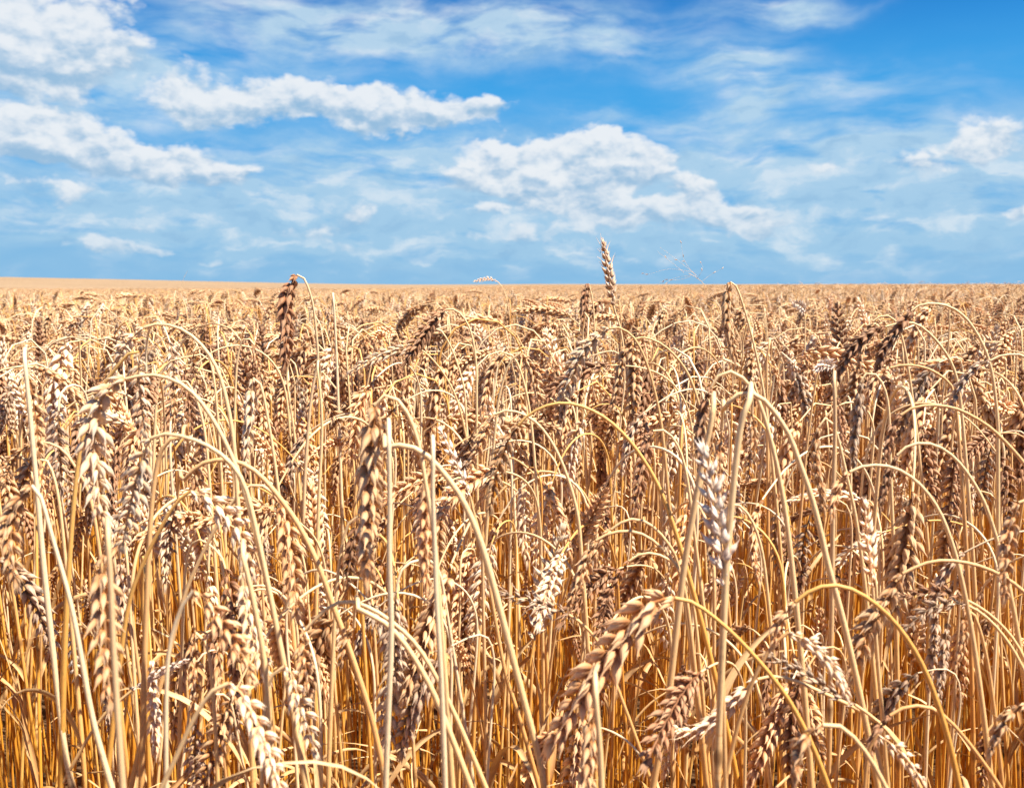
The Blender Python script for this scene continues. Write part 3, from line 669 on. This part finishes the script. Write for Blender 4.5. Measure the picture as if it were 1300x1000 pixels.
# the frayed tufts: a few loose bristles
# wild grass bending over the wheat against the sky
gr_t = thing('wild_grass', 'wispy reddish grass panicle bending left above the wheat against the sky', 'grass', at(935, 520, 1.3) * np.array([1, 1, 0]))
gb = np.array(gr_t.location)
s = Soup()
gp = [at(*q, 1.3) for q in [(935, 560), (925, 450), (914, 396), (898, 366), (886, 353), (874, 347)]]
gp = [np.array([gb[0], gb[1], 0.0])] + gp
cc, _ = smooth_curve(np.array(gp) - gb, .01); tube(s, cc, np.linspace(.0009, .0003, len(cc)), 5, .4)
part('stem', s, [M['stem']], gr_t)
s = Soup(); rr_ = np.random.default_rng(3)
for path in [[(874,347),(850,340),(830,346),(808,346)], [(880,350),(858,330),(835,314)], [(884,352),(868,330),(868,311)], [(886,353),(888,342),(894,334)],
             [(880,350),(862,352),(848,358),(832,362)], [(888,354),(905,350),(910,344)], [(876,347),(855,352),(842,360)], [(870,345),(845,328),(828,322)]]:
    c, L = smooth_curve([at(*q, 1.3) + rr_.normal(0, .003, 3) - gb for q in path], .006)
    tube(s, c, np.linspace(.00014, .00006, len(c)), 4, .5)
    T, N, B = frames(c, (0, 1, 0)); O, X, Y, Z = [], [], [], []
    for j in range(len(c) // 2, len(c), 1):
        if rr_.random() < .4:
            z = unit(T[j] + rr_.normal(0, .35, 3)); x = unit(np.cross(z, (0, 1, .1)))
            O.append(c[j]); Z.append(z * .0045); X.append(x * .0005); Y.append(np.cross(z, x) * .0006)
    if O: florets(s, OV_MID, O, X, Y, Z, rr_.random(len(O)))
part('panicle', s, [M['husk']], gr_t)
gr2 = thing('wild_grass', 'single hair thin grass blade poking above the horizon, far left', 'grass', at(228, 420, 2.2) * np.array([1, 1, 0]))
g2 = np.array(gr2.location); s = Soup()
cc, _ = smooth_curve([np.zeros(3), at(226, 440, 2.2) - g2, at(229, 380, 2.2) - g2, at(232, 355, 2.2) - g2, at(238, 344, 2.2) - g2], .02)
tube(s, cc, np.linspace(.0012, .0003, len(cc)), 5, .4); part('blade', s, [M['stem_pale']], gr2)

# ------------------------------------------------------------------ the rest of the nearest 300, copied from a set of source stalks
N_IND = 298 - len(HEROES)
def make_source(i):
    r = np.random.default_rng(100 + i)
    k = kind_of(r); c, e = stalk_curve(r, .84, k)
    t = thing('wheat_stalk', '', 'wheat', (0, 0, 0), GROUP)
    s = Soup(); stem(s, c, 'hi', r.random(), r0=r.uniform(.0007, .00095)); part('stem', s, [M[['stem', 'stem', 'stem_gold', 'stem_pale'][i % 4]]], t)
    s = Soup(); ear(s, e, (math.cos(i * 1.1), math.sin(i * 1.1), .2), 'hi', r.uniform(1.0, 1.2), r.uniform(.85, 1.3), 0, r)
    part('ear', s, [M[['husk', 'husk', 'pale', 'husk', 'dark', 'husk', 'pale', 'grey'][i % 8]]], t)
    for k_ in range(3):
        s = Soup(); zz = r.uniform(.2, .6)
        j = int(np.argmin(abs(c[:, 2] - zz)))
        leaf(s, c[j], r.uniform(0, 6.28), r.uniform(.10, .22), r.uniform(.0035, .008), r, r.uniform(.2, 1.4)); part('leaf', s, [M['leaf']], t)
    t['_kind'] = k; t['_ear'] = [float(x) for x in e.mean(0)]
    return t
NSRC = 40
srcs = [make_source(i) for i in range(NSRC)]
used = [False] * NSRC
spots = []
HPX = [(h[1], np.array(h[4] + h[3][-4:], float)) for h in HEROES]
r = np.random.default_rng(77)
tries = 0
while len(spots) < N_IND and tries < 150000:
    tries += 1
    d = math.sqrt(r.uniform(.48 ** 2, 1.24 ** 2)); a = r.uniform(-.53, .53)
    x, y = d * math.sin(a), d * math.cos(a)
    if any((x - p[0]) ** 2 + (y - p[1]) ** 2 < .018 ** 2 for p in spots): continue
    H = r.normal(.830, .034) if r.random() < .66 else r.uniform(.62, .80)
    H = min(H, .91)
    if y < .62: H = min(H, r.uniform(.60, .74))
    elif y < .80: H = min(H, r.uniform(.68, .79))
    elif y < .95: H = min(H, r.uniform(.72, .83))
    i = int(r.integers(NSRC)); sc = H / .84
    if a > .08 and r.random() < .45: i = (i // 8) * 8 + (4 if r.random() < .6 else 7)      # darker tones picked at right: that side's shade put into the colour
    phi = math.pi + r.normal(0, 1.0) if r.random() < .68 else r.uniform(-math.pi, math.pi)
    e = srcs[i]['_ear']; ex = x + sc * (e[0] * math.cos(phi) - e[1] * math.sin(phi)); ey = y + sc * (e[0] * math.sin(phi) + e[1] * math.cos(phi))
    if ey < .45: continue
    px, py = project((ex, ey, sc * e[2]))
    if not (5 < px < 1295 and py < 985): continue
    if px > 1100 and 720 < py < 880 and i % 8 in (2, 6): continue
    blocked = False
    for q3 in ((.15, .97), (.6, .95), (1.0, .9), (1.0, .85)):          # arch top, neck, ear: keep them from covering a taller named stalk
        hx, hy = project((x + (ex - x) * q3[0], y + (ey - y) * q3[0], H * q3[1]))
        for (hY, hpts) in HPX:
            if hY + .03 > y and ((hpts[:, 0] - hx) ** 2 + (hpts[:, 1] - hy) ** 2).min() < (26 / y) ** 2: blocked = True; break
        if blocked: break
    if blocked: continue
    spots.append((x, y, i, sc, phi, px, py))
KW = {'droop': 'drooping', 'nod': 'nodding', 'up': 'upright'}
spots.sort(key=lambda p: p[1])
seen_labels = set()
for (x, y, i, sc, phi, px, py) in spots:
    src = srcs[i]; k = src['_kind']
    if not used[i]: t = src; used[i] = True
    else:
        t = src.copy(); C.objects.link(t)
        for ch in list(src.children):
            c = ch.copy(); C.objects.link(c); c.parent = t
    t.location = (x, y, 0); t.rotation_euler = (0, 0, phi); t.scale = (sc, sc, sc)
    col = {'husk': 'tan', 'pale': 'pale', 'dark': 'dark', 'grey': 'greyish'}[['husk', 'husk', 'pale', 'husk', 'dark', 'husk', 'pale', 'grey'][i % 8]]
    way = 'left' if math.cos(phi) < -.35 else 'right' if math.cos(phi) > .35 else ('away' if math.sin(phi) > 0 else 'forward')
    head = f'{col} upright ear' if k == 'up' else f'{col} {KW[k]} ear pointing {way}'
    lab = f'{head}, {px / 13:.0f} percent across and {py / 10:.0f} percent down the photo'
    n_ = 1
    while lab in seen_labels:
        n_ += 1; lab = f'{head}, {px / 13:.0f} percent across and {py / 10 + .1 * n_:.1f} percent down the photo'
    seen_labels.add(lab); t['label'] = lab
for i in range(NSRC):
    if not used[i]:
        for ch in list(srcs[i].children): bpy.data.objects.remove(ch)
        bpy.data.objects.remove(srcs[i])
for o in bpy.data.objects:
    for kk in ('_kind', '_ear'):
        if kk in o: del o[kk]

# ------------------------------------------------------------------ everything beyond: one uncountable crop
MATS = [M['stem'], M['husk'], M['pale'], M['dark'], M['leaf'], M['stem_gold'], M['stem_pale'], M['grey']]
all_v, all_f, all_g, all_mi, all_kind = [], [], [], [], []
base_n = 0
def push(soup, kind):
    global base_n
    v, f, gr, mi = soup.arrays() if isinstance(soup, Soup) else soup
    all_v.append(v); all_f.append(f + base_n); all_g.append(gr); all_mi.append(mi); all_kind.append(np.full(len(v), kind, np.int32)); base_n += len(v)
NP, NQ = 32, 6
for i in range(NP):
    r = np.random.default_rng(500 + i); s = Soup()
    c, e = stalk_curve(r, .84, kind_of(r), i % 3 > 0)
    stem(s, c, 'mid', r.random(), r0=.0009, mi=[0, 0, 5, 6][i % 4])
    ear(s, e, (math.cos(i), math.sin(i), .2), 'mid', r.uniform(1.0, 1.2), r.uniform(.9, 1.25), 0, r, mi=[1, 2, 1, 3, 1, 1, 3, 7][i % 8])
    if i % 2 == 0: leaf(s, c[len(c) // 2], r.uniform(0, 6.28), r.uniform(.1, .2), .009, r, r.uniform(.3, 1.4), ns=7, mi=4)
    push(s, 100 + i)
PSZ = 1.25
for q in range(NQ):
    r = np.random.default_rng(900 + q); s = Soup()
    for k in range(int(400 * PSZ * PSZ)):
        H = min(.90, r.normal(.800, .040)) if r.random() < .72 else r.uniform(.62, .80)
        c, e = stalk_curve(r, H, kind_of(r), True)
        c = c[c[:, 2] > .30] if H > .5 else c
        if len(c) < 3: continue
        phi = math.pi + r.normal(0, 1.0) if r.random() < .68 else r.uniform(-math.pi, math.pi)
        Rm = np.array([[math.cos(phi), -math.sin(phi), 0], [math.sin(phi), math.cos(phi), 0], [0, 0, 1]])
        off = np.array([r.uniform(-.5, .5) * PSZ, r.uniform(-.5, .5) * PSZ, 0])
        cs, L = smooth_curve(c[::2] if len(c) > 6 else c, .07)
        tube(s, cs @ Rm.T + off, .0009, 3, r.random(), None, [0, 0, 5, 6][k % 4])
        n = 11; t_ = np.linspace(0, 1, len(e)); O, X, Y, Z = [], [], [], []
        for j in range(n):
            sj = (j + .3) / n; p = np.array([np.interp(sj, t_, e[:, a_]) for a_ in range(3)])
            p2 = np.array([np.interp(min(1, sj + .05), t_, e[:, a_]) for a_ in range(3)])
            T_ = unit(p2 - p) if j < n - 1 else T_
            out = unit(np.cross(T_, (0, 1, .3)) * (1 if j % 2 else -1) + r.normal(0, .5, 3))
            z = unit(T_ + out * .5); x_ = unit(np.cross(z, out)); w_ = .0035 * (.7 + .3 * math.sin(math.pi * sj))
            O.append(p); X.append(x_ * w_); Y.append(np.cross(z, x_) * w_ * .8); Z.append(z * .0125)
        O, X, Y, Z = [np.array(a_) @ Rm.T for a_ in (O, X, Y, Z)]
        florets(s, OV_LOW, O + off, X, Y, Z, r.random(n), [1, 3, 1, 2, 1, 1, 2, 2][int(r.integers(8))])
    push(s, 200 + q)
# the far field read as one surface: closed canopy from 120 m out to the horizon
V, q = sheet(118, 3300, 110, 260, .80, -1.3, 1.3)
V[:, 2] += rng.normal(0, .02, len(V))
gr = np.zeros((len(V), 3)); gr[:, 1] = .9; gr[:, 2] = rng.random(len(V))
push((V, q, gr, np.full(len(q), 8, np.int32)), 3)
# stalk points
pts, kinds, idx, rot, scl = [], [], [], [], []
r = np.random.default_rng(4242)
def inwedge(x, y): return abs(math.atan2(x, y)) < .56
cell = 1 / math.sqrt(560)
for ix in range(int(-7 / cell), int(7 / cell)):
    for iy in range(int(-1 / cell), int(7 / cell)):
        x = (ix + r.uniform(0, 1)) * cell; y = (iy + r.uniform(0, 1)) * cell
        d = math.hypot(x, y)
        if d > 6.8 or d < .55 or y < -.6 or abs(math.atan2(x, y)) > 1.35 and d > 2: continue
        if inwedge(x, y) and d < 1.18: continue
        if not inwedge(x, y) and d < 1.0 and y > 0 and abs(x) < .36 * 1.0 + .25 * y: continue
        H = min(.92, r.normal(.825, .040)) if r.random() < .60 else r.uniform(.52, .80)
        phi = math.pi + r.normal(0, 1.0) if r.random() < .68 else r.uniform(-math.pi, math.pi)
        pk_ = int(r.integers(NP)); pk_ = (pk_ // 8) * 8 + int(r.choice([3, 6, 7])) if (math.atan2(x, y) > .05 and r.random() < .4) else pk_  # more dark prototypes at right, painting in the shade of that side
        pts.append((x, y, float(terrain(x, y)))); kinds.append(1); idx.append(min(pk_, NP - 1))
        rot.append((r.normal(0, .03), r.normal(0, .03), phi)); sc = H / .84; scl.append((sc, sc, sc))
GS = 1.12
for ix in range(-110, 111):
    for iy in range(-12, 112):
        x = ix * GS + r.uniform(-.1, .1); y = iy * GS + r.uniform(-.1, .1); d = math.hypot(x, y)
        a = abs(math.atan2(x, y))
        if d < 7.2 and not (a > 1.3 and d > 1.7): continue
        if d > 122 or (a > .80 and d > 14): continue
        pts.append((x, y, float(terrain(x, y)) - .002)); kinds.append(2); idx.append(int(r.integers(NQ)))
        rot.append((0, 0, r.normal(0, .5))); sc = 1 + r.normal(0, .012); scl.append((1, 1, sc))
npt = len(pts)
V = np.vstack(all_v + [np.array(pts)]); Fq = np.concatenate(all_f); GRN = np.vstack(all_g + [np.zeros((npt, 3))])
MI = np.concatenate(all_mi); KIND = np.concatenate(all_kind + [np.array(kinds, np.int32)])

fm, g = new_mat('far_crop')
tcn = g.new('ShaderNodeTexCoord')
n1 = g.noise(tcn.outputs['Object'], .02, 4, .6).outputs[0]
n2 = g.noise(tcn.outputs['Object'], 1.6, 6, .75).outputs[0]
n3 = g.noise(g.v('MULTIPLY', tcn.outputs['Object'], (.25, 1, 1)), .09, 3, .6).outputs[0]
col = g.mix(g.step(n2, .3, .7), (.15, .095, .048, 1), (.36, .245, .14, 1))
col = g.mix(g.m('MULTIPLY', g.step(n3, .4, .65), .6), col, (.33, .23, .135, 1))
b = g.new('ShaderNodeBump'); b.inputs['Strength'].default_value = .5; b.inputs['Distance'].default_value = .3
g.l.new(n2, b.inputs['Height']); finish(g, col, .8, 0, b.outputs[0], .1)

me = mesh_from('wheat_field', (V, Fq, GRN, MI), MATS + [fm])
def attr(name, typ, dom_vals, key):
    a = me.attributes.new(name, typ, 'POINT'); a.data.foreach_set(key, dom_vals)
pad = lambda arr, w_, fill: np.concatenate([np.full(((len(V) - npt) * w_), fill, np.float32), np.array(arr, np.float32).ravel()])
attr('crop_kind', 'INT', KIND, 'value')
attr('crop_pick', 'INT', np.concatenate([np.zeros(len(V) - npt, np.int32), np.array(idx, np.int32)]), 'value')
attr('crop_rot', 'FLOAT_VECTOR', pad(rot, 3, 0), 'vector')
attr('crop_scale', 'FLOAT_VECTOR', pad(scl, 3, 1), 'vector')
field = bpy.data.objects.new('wheat_field', me); C.objects.link(field)
field['kind'] = 'stuff'; field['label'] = 'endless ripe wheat crop stretching back to the horizon'; field['category'] = 'wheat field'

ng = bpy.data.node_groups.new('crop_scatter', 'GeometryNodeTree')
ng.interface.new_socket('Geometry', in_out='INPUT', socket_type='NodeSocketGeometry')
ng.interface.new_socket('Geometry', in_out='OUTPUT', socket_type='NodeSocketGeometry')
gn, gl = ng.nodes, ng.links
gi, go = gn.new('NodeGroupInput'), gn.new('NodeGroupOutput')
def named(name, typ):
    n = gn.new('GeometryNodeInputNamedAttribute'); n.data_type = typ; n.inputs['Name'].default_value = name; return n.outputs['Attribute']
kd = named('crop_kind', 'INT')
def sep(val):
    c = gn.new('FunctionNodeCompare'); c.data_type = 'INT'; c.operation = 'EQUAL'
    gl.new(kd, c.inputs[2]); c.inputs[3].default_value = val
    s_ = gn.new('GeometryNodeSeparateGeometry'); s_.domain = 'POINT'
    gl.new(gi.outputs[0], s_.inputs[0]); gl.new(c.outputs[0], s_.inputs[1]); return s_.outputs[0]
join = gn.new('GeometryNodeJoinGeometry')
for pk, first, cnt in ((1, 100, NP), (2, 200, NQ)):
    g2i = gn.new('GeometryNodeGeometryToInstance')
    for i in range(cnt): gl.new(sep(first + i), g2i.inputs[0])
    iop = gn.new('GeometryNodeInstanceOnPoints')
    gl.new(sep(pk), iop.inputs['Points']); gl.new(g2i.outputs[0], iop.inputs['Instance'])
    iop.inputs['Pick Instance'].default_value = True
    gl.new(named('crop_pick', 'INT'), iop.inputs['Instance Index'])
    e2r = gn.new('FunctionNodeEulerToRotation'); gl.new(named('crop_rot', 'FLOAT_VECTOR'), e2r.inputs[0])
    gl.new(e2r.outputs[0], iop.inputs['Rotation']); gl.new(named('crop_scale', 'FLOAT_VECTOR'), iop.inputs['Scale'])
    gl.new(iop.outputs[0], join.inputs[0])
gl.new(sep(3), join.inputs[0])
gl.new(join.outputs[0], go.inputs[0])
md = field.modifiers.new('crop_scatter', 'NODES'); md.node_group = ng
print('heroes', len(HEROES), 'copies', len(spots), 'points', npt, 'verts', len(V))
